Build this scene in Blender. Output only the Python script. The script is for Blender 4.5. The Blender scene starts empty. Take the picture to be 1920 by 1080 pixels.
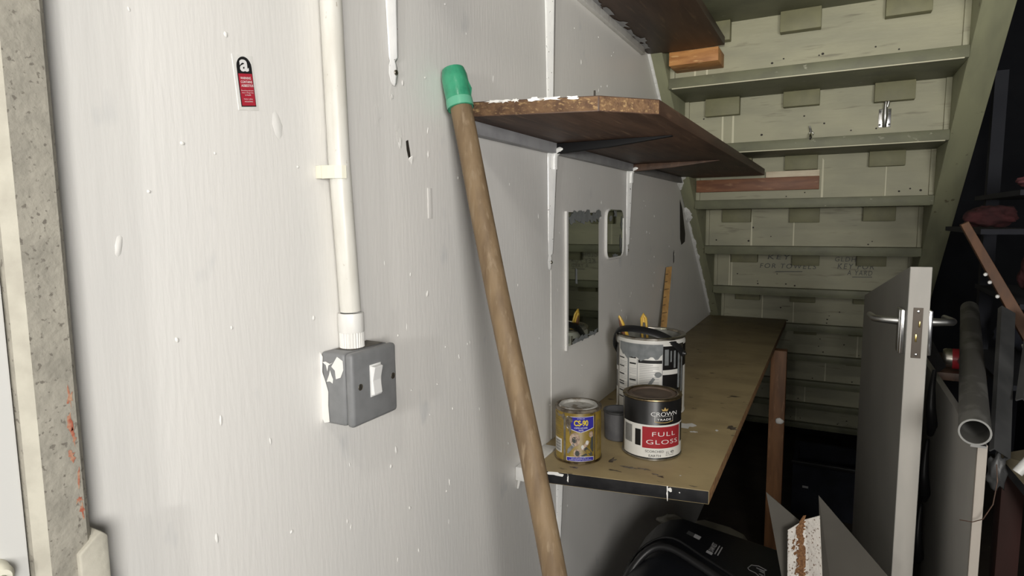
import bpy, bmesh, math, random
from math import sin, cos, pi, radians as rad, atan2, sqrt
from mathutils import Vector, Matrix, noise as mnoise
random.seed(7)
scene = bpy.context.scene
col = scene.collection

# ------------------------------------------------------------------ camera
YAW, PITCH, ROLL, FPX = 0.48134, 0.10909, -0.00985, 1142.9
fw = Vector((-sin(YAW)*cos(PITCH), cos(YAW)*cos(PITCH), -sin(PITCH)))
rt = fw.cross(Vector((0, 0, 1))).normalized(); up = rt.cross(fw)
r2 = rt*cos(ROLL)+up*sin(ROLL); u2 = -rt*sin(ROLL)+up*cos(ROLL)
cd = bpy.data.cameras.new('camera'); cam = bpy.data.objects.new('camera', cd); col.objects.link(cam)
cd.sensor_width = 36; cd.lens = FPX*36/1920; cd.clip_start = .02
cam.matrix_world = Matrix(((r2.x, u2.x, -fw.x, .5), (r2.y, u2.y, -fw.y, 0), (r2.z, u2.z, -fw.z, 1.4), (0, 0, 0, 1)))
scene.camera = cam

# ------------------------------------------------------------------ world, light, exposure
w = bpy.data.worlds.new('world'); scene.world = w; w.use_nodes = True
w.node_tree.nodes['Background'].inputs[0].default_value = (1, .97, .92, 1)
w.node_tree.nodes['Background'].inputs[1].default_value = .05
def lamp(name, kind, loc, energy, color, size, aim=None, **k):
    d = bpy.data.lights.new(name, kind); o = bpy.data.objects.new(name, d); col.objects.link(o)
    o.location = loc; d.energy = energy; d.color = color
    if kind == 'AREA': d.shape = 'DISK'; d.size = size
    else: d.shadow_soft_size = size
    for a, b in k.items(): setattr(d, a, b)
    if aim: o.rotation_euler = (Vector(aim)-Vector(loc)).to_track_quat('-Z', 'Y').to_euler()
    return o
lamp('work_lamp', 'POINT', (1.08, -.50, 1.46), 70, (1, .972, .925), .23)
lamp('left_fill', 'POINT', (.42, -.75, 1.45), 17, (1, .972, .925), .04)  # unseen fill light, added to brighten the middle of the left wall
lamp('room_lamp', 'POINT', (1.1, -1.6, 1.8), 22, (1, .95, .88), .12)
lamp('top_fill', 'POINT', (.6, -.3, 2.3), 11, (1, .95, .86), .05)  # unseen overhead fill, added to brighten the upper risers
lamp('stair_spot', 'SPOT', (.52, -.15, 1.45), 62, (1, .97, .86), .02, (.34, 1.9, 2.15), spot_size=rad(50), spot_blend=1)  # added spot beam that lifts the top of the stairs
vs = scene.view_settings
vs.view_transform = 'Standard'; vs.look = 'None'; vs.gamma = 1; vs.use_curve_mapping = False; vs.exposure = 0

# ------------------------------------------------------------------ materials
MATS = {}
def srgb(c):
    return tuple((x/12.92 if x <= .04045 else ((x+.055)/1.055)**2.4) for x in (v/255 for v in c))
def mat(name, c, rough=.6, metal=0, c2=None, scale=(8, 8, 8), detail=5, lo=.4, hi=.65, c3=None, scale3=(40, 40, 40), lo3=.62, hi3=.7,
        bump=0, bscale=(60, 60, 60), bdist=.002, spec=.4, trans=0):
    m = bpy.data.materials.new(name); m.use_nodes = True; n = m.node_tree.nodes; l = m.node_tree.links
    b = n['Principled BSDF']
    b.inputs['Base Color'].default_value = (*c, 1); b.inputs['Roughness'].default_value = rough; b.inputs['Metallic'].default_value = metal
    b.inputs['Specular IOR Level'].default_value = spec
    if trans: b.inputs['Transmission Weight'].default_value = trans
    tc = n.new('ShaderNodeNewGeometry')
    def nz(sc, det):
        mp = n.new('ShaderNodeMapping'); mp.inputs['Scale'].default_value = sc; l.new(tc.outputs['Position'], mp.inputs['Vector'])
        t = n.new('ShaderNodeTexNoise'); t.inputs['Scale'].default_value = 1; t.inputs['Detail'].default_value = det; l.new(mp.outputs[0], t.inputs['Vector'])
        return t.outputs['Fac']
    cur = None
    def mixc(prev, colr, fac, a, z):
        r = n.new('ShaderNodeMapRange'); r.inputs[1].default_value = a; r.inputs[2].default_value = z; l.new(fac, r.inputs[0])
        mx = n.new('ShaderNodeMix'); mx.data_type = 'RGBA'; l.new(r.outputs[0], mx.inputs['Factor'])
        if prev is None: mx.inputs['A'].default_value = (*c, 1)
        else: l.new(prev, mx.inputs['A'])
        mx.inputs['B'].default_value = (*colr, 1)
        return mx.outputs['Result']
    if c2: cur = mixc(cur, c2, nz(scale, detail), lo, hi)
    if c3: cur = mixc(cur, c3, nz(scale3, 3), lo3, hi3)
    if cur: l.new(cur, b.inputs['Base Color'])
    if bump:
        bp = n.new('ShaderNodeBump'); bp.inputs['Strength'].default_value = bump; bp.inputs['Distance'].default_value = bdist
        l.new(nz(bscale, 4), bp.inputs['Height']); l.new(bp.outputs[0], b.inputs['Normal'])
    MATS[name] = m; return m
M = MATS
mat('wall_paint', (.815, .80, .77), .40, c2=(.78, .77, .745), scale=(1, 6, 3), c3=(.70, .70, .69), scale3=(1, 18, 9), lo3=.66, hi3=.74, bump=.28, bscale=(1, 190, 26), bdist=.0012, spec=.45)
mat('white_gloss', (.80, .79, .76), .3, c2=(.70, .69, .66), scale=(30, 30, 12), bump=.3, bscale=(90, 90, 50), spec=.5)
mat('cream_plastic', (.76, .74, .62), .4)
mat('cream_dirty', (.74, .73, .68), .35, c2=(.64, .62, .56), scale=(40, 40, 10), c3=(.34, .29, .22), scale3=(120, 120, 60), lo3=.68, hi3=.75, bump=.2, bscale=(60, 60, 30))
mat('concrete', (.345, .325, .275), .85, c2=(.275, .26, .22), scale=(45, 45, 45), c3=(.17, .155, .13), scale3=(260, 260, 260), lo3=.62, hi3=.68, bump=.5, bscale=(170, 170, 170))
mat('concrete_light', (.44, .42, .355), .8, c2=(.37, .35, .295), scale=(50, 50, 50), bump=.3, bscale=(150, 150, 150))
mat('red_stain', (.36, .10, .06), .8, c2=(.45, .3, .2), scale=(200, 200, 200))
mat('door_white', (.72, .72, .70), .4)
mat('box_grey', (.215, .22, .225), .45, c2=(.19, .195, .2), scale=(60, 60, 60), spec=.4)
mat('box_dust', (.20, .185, .16), .8, c2=(.13, .12, .11), scale=(90, 90, 90))
mat('screw_metal', (.35, .33, .28), .4, 1)
mat('dark_screw', (.05, .05, .05), .5, .6)
mat('black_print', (.012, .012, .013), .5)
mat('white_print', (.78, .78, .77), .5)
mat('red_print', (.42, .025, .045), .45)
mat('shelf_wood', (.085, .047, .030), .55, c2=(.05, .027, .018), scale=(40, 5, 20), c3=(.15, .09, .055), scale3=(90, 8, 60), lo3=.6, hi3=.75, bump=.25, bscale=(120, 12, 60))
mat('shelf_edge', (.155, .088, .044), .8, c2=(.085, .045, .025), scale=(70, 70, 90), c3=(.32, .21, .10), scale3=(150, 150, 320), lo3=.56, hi3=.72, bump=.7, bscale=(200, 200, 200), bdist=.003)
mat('grey_batten', (.33, .33, .34), .5, c2=(.26, .26, .27), scale=(20, 20, 20))
mat('bracket_black', (.010, .010, .011), .6, spec=.15)
mat('bracket_white', (.88, .88, .86), .22, c2=(.82, .82, .81), scale=(60, 60, 30), c3=(.12, .10, .08), scale3=(210, 210, 160), lo3=.70, hi3=.73, bump=.3, bscale=(90, 90, 60), spec=.6)
mat('handle_wood', (.235, .165, .095), .6, c2=(.155, .105, .06), scale=(50, 50, 9), c3=(.275, .205, .13), scale3=(170, 170, 24), lo3=.56, hi3=.72, bump=.3, bscale=(140, 140, 14), spec=.3)
mat('green_tape', (.055, .36, .20), .3, c2=(.035, .27, .15), scale=(60, 60, 60), bump=.5, bscale=(70, 70, 40), bdist=.003, spec=.6)
mat('green_tape_light', (.14, .46, .30), .35)
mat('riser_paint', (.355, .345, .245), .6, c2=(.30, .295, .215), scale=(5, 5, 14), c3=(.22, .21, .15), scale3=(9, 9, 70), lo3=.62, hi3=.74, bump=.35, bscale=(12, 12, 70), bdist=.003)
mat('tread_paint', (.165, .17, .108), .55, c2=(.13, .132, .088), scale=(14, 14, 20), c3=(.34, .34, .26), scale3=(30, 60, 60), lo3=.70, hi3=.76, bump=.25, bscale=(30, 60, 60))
mat('block_paint', (.20, .195, .112), .6, c2=(.17, .165, .098), scale=(25, 25, 25))
mat('stringer_paint', (.275, .28, .18), .55, c2=(.22, .225, .15), scale=(20, 5, 5), c3=(.14, .125, .08), scale3=(40, 30, 30), lo3=.68, hi3=.74, bump=.3, bscale=(60, 14, 14))
mat('pale_drip', (.58, .56, .42), .6)
mat('knot_dark', (.03, .025, .02), .7)
mat('pine', (.52, .25, .085), .6, c2=(.36, .155, .05), scale=(14, 60, 70), c3=(.62, .36, .15), scale3=(25, 60, 120), lo3=.6, hi3=.7)
mat('pale_pine', (.66, .58, .44), .6, c2=(.55, .46, .34), scale=(20, 60, 60))
mat('brown_wood', (.225, .098, .05), .55, c2=(.15, .062, .034), scale=(10, 60, 60), c3=(.32, .18, .10), scale3=(16, 60, 90), lo3=.6, hi3=.72)
mat('post_wood', (.22, .105, .046), .55, c2=(.14, .066, .03), scale=(50, 50, 6), c3=(.28, .15, .075), scale3=(90, 90, 12), lo3=.6, hi3=.7)
mat('bench_top', (.34, .265, .140), .5, c2=(.265, .205, .108), scale=(9, 14, 9), c3=(.055, .04, .025), scale3=(26, 40, 26), lo3=.66, hi3=.75, bump=.15, bscale=(60, 60, 60), spec=.35)
mat('bench_black', (.011, .011, .012), .6, c2=(.018, .018, .019), scale=(50, 50, 50), spec=.2)
mat('bench_chip', (.30, .17, .075), .8, c2=(.16, .085, .04), scale=(90, 90, 90))
mat('mirror', (.46, .49, .43), .03, 1)
mat('tin', (.52, .50, .46), .32, 1, c2=(.30, .27, .22), scale=(60, 60, 60))
mat('tin_brass', (.38, .30, .17), .38, 1, c2=(.10, .075, .05), scale=(70, 70, 70))
mat('lid_brown', (.125, .09, .065), .55, c2=(.085, .06, .045), scale=(40, 40, 40))
mat('lid_grey', (.45, .44, .41), .5, c2=(.18, .15, .11), scale=(45, 45, 45), lo=.5, hi=.6)
mat('gunk', (.06, .045, .03), .5, c2=(.2, .17, .13), scale=(90, 90, 90))
mat('can_black', (.010, .0095, .0095), .34, spec=.35)
mat('can_white', (.70, .69, .65), .35)
mat('can_red', (.33, .022, .030), .35)
mat('can_gold', (.27, .185, .03), .4, c2=(.20, .135, .022), scale=(80, 80, 80), c3=(.07, .05, .02), scale3=(60, 60, 60), lo3=.64, hi3=.72)
mat('can_blue', (.035, .03, .33), .4)
mat('can_yellow', (.78, .62, .04), .45)
mat('art_beige', (.55, .42, .32), .5, c2=(.28, .2, .16), scale=(220, 220, 220))
mat('art_grey', (.23, .235, .24), .45, c2=(.12, .12, .12), scale=(150, 150, 150))
mat('art_dark', (.06, .065, .06), .5)
mat('gold_print', (.48, .33, .12), .4)
mat('smear_grey', (.23, .245, .25), .4, c2=(.17, .185, .19), scale=(60, 60, 60))
mat('inside_grey', (.29, .29, .26), .5, c2=(.2, .2, .18), scale=(50, 50, 30), c3=(.5, .49, .4), scale3=(70, 70, 40), lo3=.6, hi3=.7)
mat('black_plastic', (.014, .014, .015), .4, spec=.4)
mat('case_plastic', (.008, .009, .012), .38, bump=.15, bscale=(300, 300, 300))
mat('print_grey', (.36, .36, .37), .5)
mat('cup_grey', (.12, .12, .125), .45, c2=(.09, .09, .095), scale=(40, 40, 40))
mat('yellow_handle', (.72, .46, .07), .3, spec=.6)
mat('ruler_wood', (.50, .30, .11), .55, c2=(.36, .2, .07), scale=(60, 60, 14))
mat('flake_white', (.80, .79, .76), .5)
mat('filler_white', (.72, .72, .70), .6, bump=.8, bscale=(90, 90, 90), bdist=.004)
mat('chrome', (.72, .72, .72), .18, 1)
mat('steel_dull', (.42, .42, .41), .38, 1)
mat('brass_dull', (.55, .42, .16), .3, 1)
mat('door_grey', (.30, .295, .27), .55, c2=(.27, .265, .245), scale=(4, 4, 4))
mat('door_edge', (.43, .41, .375), .55, c2=(.39, .375, .345), scale=(30, 30, 8))  # toned down to carry the weaker light at lower right
mat('latch_plate', (.075, .062, .05), .45, .6)
mat('board_white', (.33, .32, .295), .6, c2=(.29, .28, .26), scale=(5, 5, 5))
mat('board_edge', (.36, .325, .285), .6)  # darkened in place of the light falling off down here
mat('pvc_grey', (.15, .148, .138), .5, c2=(.095, .093, .086), scale=(14, 14, 30), lo=.45, hi=.52)
mat('pvc_rim', (.26, .26, .25), .45)
mat('plastic_grey', (.070, .071, .072), .45, c2=(.045, .046, .047), scale=(20, 20, 8))
mat('sheet_metal', (.062, .057, .048), .6, c2=(.05, .046, .039), scale=(10, 10, 10), spec=.25)  # extra dark: light falloff at the lower right put into the colour
mat('rusty_white', (.58, .55, .51), .6, c2=(.50, .48, .45), scale=(60, 60, 60), c3=(.12, .07, .04), scale3=(320, 320, 260), lo3=.60, hi3=.66, bump=.6, bscale=(160, 160, 160))
mat('rust', (.10, .042, .016), .8, c2=(.20, .10, .04), scale=(300, 300, 300), bump=.8, bscale=(250, 250, 250))
mat('tub_plastic', (.22, .21, .18), .45)
mat('maroon_cloth', (.048, .010, .011), .9, c2=(.025, .006, .007), scale=(30, 30, 30))
mat('pink_cloth', (.12, .04, .046), .9)
mat('navy_cloth', (.012, .014, .022), .9, c2=(.007, .008, .013), scale=(14, 14, 14))
mat('rail_wood', (.135, .062, .03), .6, c2=(.09, .045, .025), scale=(50, 50, 10))
mat('floor_dark', (.045, .036, .026), .85, c2=(.03, .024, .018), scale=(6, 6, 6), c3=(.09, .08, .06), scale3=(60, 60, 60), lo3=.68, hi3=.74)
mat('wall_dark', (.022, .024, .030), .9, c2=(.015, .016, .022), scale=(5, 5, 5))  # near-black navy: gloom of the right side put into the colour
mat('ceiling_dark', (.10, .095, .085), .9)
mat('table_board', (.13, .11, .07), .6, c2=(.10, .085, .055), scale=(14, 14, 14))
mat('red_post', (.026, .009, .007), .7, c2=(.018, .007, .005), scale=(20, 20, 4), spec=.2)  # fading light toward this corner is baked into the dark colour
mat('white_tube', (.58, .58, .56), .4)

# ------------------------------------------------------------------ helpers
WPOS = {}
def reg(o, pos): WPOS[o.name] = Vector(pos)
def attach(o, parent):
    if parent is not None:
        o.parent = parent; o.matrix_parent_inverse = Matrix.Translation(-WPOS[parent.name])
def tag(o, label=None, cat=None, group=None, kind=None):
    if label: o['label'] = label
    if cat: o['category'] = cat
    if group: o['group'] = group
    if kind: o['kind'] = kind
    return o
def thing(name, loc, label, cat, group=None):
    o = bpy.data.objects.new(name, None); col.objects.link(o); o.location = loc; o.empty_display_size = .02; reg(o, loc)
    return tag(o, label, cat, group)
def mesh(name, vs_, fs, m, parent=None, smooth=False, mi=None, mats=None, bevel=0, seg=2, autos=None):
    me = bpy.data.meshes.new(name)
    vs_ = [Vector(v) for v in vs_]
    lo = Vector([min(v[i] for v in vs_) for i in range(3)]); hi = Vector([max(v[i] for v in vs_) for i in range(3)])
    c = (lo+hi)/2
    me.from_pydata([v-c for v in vs_], [], fs)
    bm = bmesh.new(); bm.from_mesh(me)
    if mi:
        bm.faces.ensure_lookup_table()
        for i, f in enumerate(bm.faces): f.material_index = mi[i]
    bmesh.ops.recalc_face_normals(bm, faces=bm.faces)
    if bevel:
        bmesh.ops.bevel(bm, geom=[e for e in bm.edges if e.is_manifold and e.calc_face_angle() > .5], offset=bevel, segments=seg, affect='EDGES', profile=.5)
    bm.to_mesh(me); bm.free()
    for x in (mats or [m]): me.materials.append(M[x])
    if smooth or autos:
        for p in me.polygons: p.use_smooth = True
        if not smooth or autos: me.set_sharp_from_angle(angle=rad(autos or 35))
    o = bpy.data.objects.new(name, me); col.objects.link(o); o.location = c; reg(o, c); attach(o, parent)
    return o
BF = [(0, 3, 2, 1), (4, 5, 6, 7), (0, 1, 5, 4), (1, 2, 6, 5), (2, 3, 7, 6), (3, 0, 4, 7)]
def bverts(lo, hi):
    (a, b, c), (d, e, f) = lo, hi
    return [(a, b, c), (d, b, c), (d, e, c), (a, e, c), (a, b, f), (d, b, f), (d, e, f), (a, e, f)]
def box(name, lo, hi, m, parent=None, bevel=0, seg=2):
    return mesh(name, bverts(lo, hi), BF, m, parent, bevel=bevel, seg=seg, autos=40 if bevel else None)
def boxes(name, lst, m, parent=None):
    V, F = [], []
    for lo, hi in lst:
        n = len(V); V += bverts(lo, hi); F += [tuple(i+n for i in f) for f in BF]
    return mesh(name, V, F, m, parent)
def prism(name, poly, f, a, b, m, parent=None, bevel=0, mats=None, side=0, capa=0, capb=0):
    """poly of 2D points, f(u,v,w)->3D, extruded from w=a to w=b"""
    n = len(poly); V = [f(u, v, a) for u, v in poly]+[f(u, v, b) for u, v in poly]
    F = [tuple(range(n-1, -1, -1)), tuple(range(n, 2*n))]+[(i, (i+1) % n, (i+1) % n+n, i+n) for i in range(n)]
    mi = [capa, capb]+([side]*n if not isinstance(side, list) else side)
    return mesh(name, V, F, m, parent, mi=mi if mats else None, mats=mats, bevel=bevel, autos=40 if bevel else None)
XY = lambda u, v, w: (u, v, w)
YZ = lambda u, v, w: (w, u, v)
XZ = lambda u, v, w: (u, w, v)
def tube(name, pts, r, m, parent=None, n=12, closed=False, cap=True, flat=None):
    pts = [Vector(p) for p in pts]; N = len(pts); rs = r if isinstance(r, (list, tuple)) else [r]*N
    V, F = [], []; prev = None
    for i, p in enumerate(pts):
        if closed: t = pts[(i+1) % N]-pts[i-1]
        else: t = pts[min(i+1, N-1)]-pts[max(i-1, 0)]
        t.normalize()
        a = prev if prev is not None else (Vector((0, 0, 1)) if abs(t.z) < .9 else Vector((1, 0, 0)))
        s = (a-t*a.dot(t)).normalized(); prev = s; q = t.cross(s)
        for k in range(n):
            an = 2*pi*k/n; fl = flat or (1, 1)
            V.append(p+(s*cos(an)*fl[0]+q*sin(an)*fl[1])*rs[i])
    for i in range(N if closed else N-1):
        j = (i+1) % N
        for k in range(n): F.append((i*n+k, i*n+(k+1) % n, j*n+(k+1) % n, j*n+k))
    if cap and not closed:
        F.append(tuple(range(n-1, -1, -1))); F.append(tuple(range((N-1)*n, N*n)))
    return mesh(name, V, F, m, parent, autos=50)
def spline(pts, n=4):
    P = [Vector(p) for p in pts]; P = [P[0]*2-P[1]]+P+[P[-1]*2-P[-2]]; out = []
    for i in range(1, len(P)-2):
        for k in range(n):
            t = k/n; a, b, c, d = P[i-1:i+3]
            out.append(.5*((2*b)+(c-a)*t+(2*a-5*b+4*c-d)*t*t+(3*b-a-3*c+d)*t**3))
    return out+[P[-2]]
def lathe(name, prof, c, m, parent=None, n=48, axis=None, closed=False):
    """prof: (r,h) list; around +z at c, or along axis"""
    c = Vector(c); ax = Vector(axis).normalized() if axis else Vector((0, 0, 1))
    s = (Vector((1, 0, 0)) if abs(ax.x) < .9 else Vector((0, 1, 0))); s = (s-ax*s.dot(ax)).normalized(); q = ax.cross(s)
    V, F, idx = [], [], []
    for r, h in prof:
        if r < 1e-6: idx.append([len(V)]); V.append(c+ax*h)
        else:
            idx.append(list(range(len(V), len(V)+n)))
            for k in range(n): V.append(c+ax*h+(s*cos(2*pi*k/n)+q*sin(2*pi*k/n))*r)
    for a, b in zip(idx, idx[1:]+([idx[0]] if closed else [])):
        for k in range(n):
            k2 = (k+1) % n
            if len(a) == 1 and len(b) == 1: continue
            if len(a) == 1: F.append((a[0], b[k2], b[k]))
            elif len(b) == 1: F.append((a[k], a[k2], b[0]))
            else: F.append((a[k], a[k2], b[k2], b[k]))
    return mesh(name, V, F, m, parent, autos=40)
def cylp(c, r):                         # map (angle in degrees, z) onto a can
    return lambda a, z, d=0: (c[0]+(r+d)*cos(rad(a)), c[1]+(r+d)*sin(rad(a)), z)
def cpatch(name, P, rects, m, parent, d=.0003):
    V, F = [], []
    for a0, a1, z0, z1 in rects:
        n = max(1, int(abs(a1-a0)/4)); b = len(V)
        for i in range(n+1):
            t = i/n; a = a0+(a1-a0)*t
            zl = z0(t) if callable(z0) else z0; zh = z1(t) if callable(z1) else z1
            V += [P(a, zl, d), P(a, zh, d)]
        F += [(b+2*i, b+2*i+2, b+2*i+3, b+2*i+1) for i in range(n)]
    return mesh(name, V, F, m, parent)
def cpoly(name, P, poly, m, parent, d=.0006):
    return mesh(name, [P(a, z, d) for a, z in poly], [tuple(range(len(poly)))], m, parent)
def disc(ca, cz, ra, rz, n=14, ph=0): return [(ca+ra*cos(2*pi*i/n+ph), cz+rz*sin(2*pi*i/n+ph)) for i in range(n)]
def glyphs(s, bold=0, shear=0, spacing=1):
    cu = bpy.data.curves.new('t', 'FONT'); cu.body = s; cu.size = 1; cu.offset = bold; cu.shear = shear; cu.space_character = spacing; cu.resolution_u = 4; cu.fill_mode = 'FRONT'
    o = bpy.data.objects.new('t', cu); col.objects.link(o)
    dg = bpy.context.evaluated_depsgraph_get(); me = bpy.data.meshes.new_from_object(o.evaluated_get(dg))
    V = [(v.co.x, v.co.y) for v in me.vertices]; F = [tuple(p.vertices) for p in me.polygons]
    bpy.data.objects.remove(o); bpy.data.curves.remove(cu); bpy.data.meshes.remove(me)
    x0, x1 = min(v[0] for v in V), max(v[0] for v in V); y0, y1 = min(v[1] for v in V), max(v[1] for v in V)
    return [((x-x0)/(x1-x0), (y-y0)/(y1-y0)) for x, y in V], F
def text(name, s, f, u0, u1, v0, v1, m, parent, d=.0006, **k):
    """print s as flat lettering between u0..u1 and v0..v1 of the mapping f(u,v,d)"""
    V, F = glyphs(s, **k)
    return mesh(name, [f(u0+(u1-u0)*x, v0+(v1-v0)*y, d) for x, y in V], F, m, parent)
def flatpoly(name, f, poly, m, parent, d=.0004):
    return mesh(name, [f(u, v, d) for u, v in poly], [tuple(range(len(poly)))], m, parent)
def blob(name, c, r, m, parent=None, seed=0, amp=.25, freq=6, sub=3):
    bm = bmesh.new(); bmesh.ops.create_icosphere(bm, subdivisions=sub, radius=1)
    V = []
    for v in bm.verts:
        q = v.co; k = 1+amp*mnoise.noise(q*freq*.3+Vector((seed*3.1, seed, 0)))+amp*.5*mnoise.noise(q*freq+Vector((seed, 0, seed)))
        V.append((c[0]+q.x*r[0]*k, c[1]+q.y*r[1]*k, c[2]+q.z*r[2]*k))
    F = [tuple(v.index for v in f.verts) for f in bm.faces]; bm.free()
    return mesh(name, V, F, m, parent, smooth=True)
def rag(n, seed, a=.35):                # ragged radius profile
    rnd = random.Random(seed); return [1+a*(rnd.random()*2-1) for _ in range(n)]
def splat(name, f, u, v, ru, rv, m, parent, seed, d=.0006, n=14, a=.4):
    k = rag(n, seed, a); return flatpoly(name, f, [(u+ru*k[i]*cos(2*pi*i/n), v+rv*k[i]*sin(2*pi*i/n)) for i in range(n)], m, parent, d)

# ------------------------------------------------------------------ the setting
def struct(o, label): return tag(o, label, kind='structure')
wl = struct(box('wall_left', (-.1, -2.6, 0), (0, 4.4, 2.75), 'wall_paint'), 'white gloss painted wall with brush marks and chips')
struct(box('floor', (-.1, -2.6, -.1), (1.6, 4.5, 0), 'floor_dark'), 'dark brown dirty floor')
struct(box('wall_right', (1.5, -2.6, 0), (1.6, 4.4, 2.75), 'wall_dark'), 'dark navy wall with the shade put into its colour')
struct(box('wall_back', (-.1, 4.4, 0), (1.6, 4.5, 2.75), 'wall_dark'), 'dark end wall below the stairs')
struct(box('ceiling', (-.1, -2.6, 2.75), (1.6, 4.5, 2.85), 'ceiling_dark'), 'dim ceiling')

WL = lambda u, v, d=0: (d, u, v)                      # on the left wall: u = y, v = z
# paint runs, drips and bumps on the wall: small raised blisters joined as one relief
def blisters():
    rnd = random.Random(3); V, F = [], []
    pts = [(.449, 1.499, .006, .014), (.285, 1.384, .003, .009), (.648, 1.504, .004, .010), (.634, 1.559, .003, .004), (.70, 1.30, .003, .005), (.62, 1.10, .002, .006)]
    for _ in range(190):
        y = .3+2.0*rnd.random()**1.3; z = .75+1.1*rnd.random()
        if y > .76 and (.88 < z < .965 or 1.51 < z < 1.59): continue
        pts.append((y, z, .0008+.0016*rnd.random(), .0015+.006*rnd.random()**2))
    for y, z, ry, rz in pts:
        n = 8; b = len(V); tilt = (rnd.random()-.5)*.5; h = min(.0012, ry*.6)
        for rr, hh in ((1, 0), (.6, .75)):
            for i in range(n):
                a = 2*pi*i/n; k = 1+.25*(rnd.random()-.5); V.append((h*hh+.0001, y+ry*rr*k*cos(a)+tilt*rz*rr*sin(a), z+rz*rr*k*sin(a)))
        V.append((h, y, z))
        for i in range(n):
            j = (i+1) % n; F.append((b+i, b+j, b+n+j, b+n+i)); F.append((b+n+i, b+n+j, b+2*n))
    return mesh('paint_blister', V, F, 'flake_white', wl, smooth=True)
tag(blisters(), kind='stuff')
box('seam_ridge', (0, 1.127, .948), (.0012, 1.130, 1.302), 'white_gloss', wl)
# chipped hole with a white flake, drip scars, tape
flatpoly('chipped_hole', WL, [(.660, 1.506), (.665, 1.508), (.669, 1.490), (.669, 1.481), (.6645, 1.484), (.661, 1.495)], 'knot_dark', wl, .0003)
mesh('paint_flake', [(.0005, .6655, 1.485), (.0005, .671, 1.476), (.004, .6695, 1.488), (.0005, .6645, 1.482)], [(0, 1, 2), (0, 2, 3), (0, 3, 1), (1, 3, 2)], 'flake_white', wl)
for i, (y, z, ry, rz) in enumerate([(.646, 1.508, .006, .010), (.641, 1.520, .004, .005), (.632, 1.563, .004, .008), (.603, 1.53, .008, .014)]):
    splat('paint_scar', WL, y, z, ry*.7, rz, 'flake_white' if i < 3 else 'wall_paint', wl, 20+i, .0009, a=.5)
box('tape_strip', (0, .706, 1.405), (.0008, .716, 1.447), 'wall_paint', wl, .0003)
for y0, z0, z1 in ((2.214, 1.243, 1.292), (1.492, .715, .755)):
    flatpoly('wall_slot', WL, [(y0, z0), (y0+.012, z0+.004), (y0+.010, z1), (y0-.002, z1-.01)], 'knot_dark', wl, .0006)

# concrete jamb, its cover and the white door at the very left
jb = struct(prism('trim_1', [(0, .1985), (.0235, .1985), (.030, .2055), (.030, .2295), (.027, .233), (0, .233)], XY, 0, 2.75, 'concrete', mats=['concrete', 'concrete_light'], side=[0, 1, 0, 0, 0, 0]), 'pitted raw concrete door jamb')
for i, (y, z, ry, rz) in enumerate([(.226, 1.28, .0016, .006), (.225, 1.262, .002, .005), (.2265, 1.25, .0014, .007), (.224, 1.238, .0022, .004), (.227, 1.222, .0012, .006), (.226, 1.205, .0024, .003), (.2275, 1.196, .0012, .005)]):
    splat('red_paint_mark', WL, y, z, ry, rz, 'red_stain', jb, 40+i, .0304, a=.7)
prism('jamb_cover', [(.2215, .0), (.2415, .0), (.2415, 1.172), (.2370, 1.177), (.2215, 1.166)], YZ, 0, .034, 'concrete_light', jb, bevel=.0015)
d1 = struct(box('door_1', (-.02, -.62, .01), (.020, .1975, 2.05), 'door_white', bevel=.002), 'white painted door standing open against the jamb')
lathe('door_knob', [(0, .012), (.006, .012), (.0085, .009), (.009, .004), (.010, 0)], (.020, .1765, 1.172), 'cream_plastic', d1, 24, (1, 0, 0))
lathe('knob_screw', [(0, .0136), (.0025, .0134), (.0028, .0118)], (.020, .1765, 1.172), 'screw_metal', d1, 14, (1, 0, 0))

# ------------------------------------------------------------------ staircase seen from below
SX0, SX1, SXO = .042, .788, .856
def yk(k): return 2.59+(.222 if k <= 0 else .232)*k
def zk(k): return 1.28-(.178 if k <= 0 else .187)*k
stair = thing('staircase', (.44, 3.3, 0), 'green painted wooden staircase seen from underneath with handwritten notes on a riser', 'staircase')
K0, K1 = -7, 6
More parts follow.
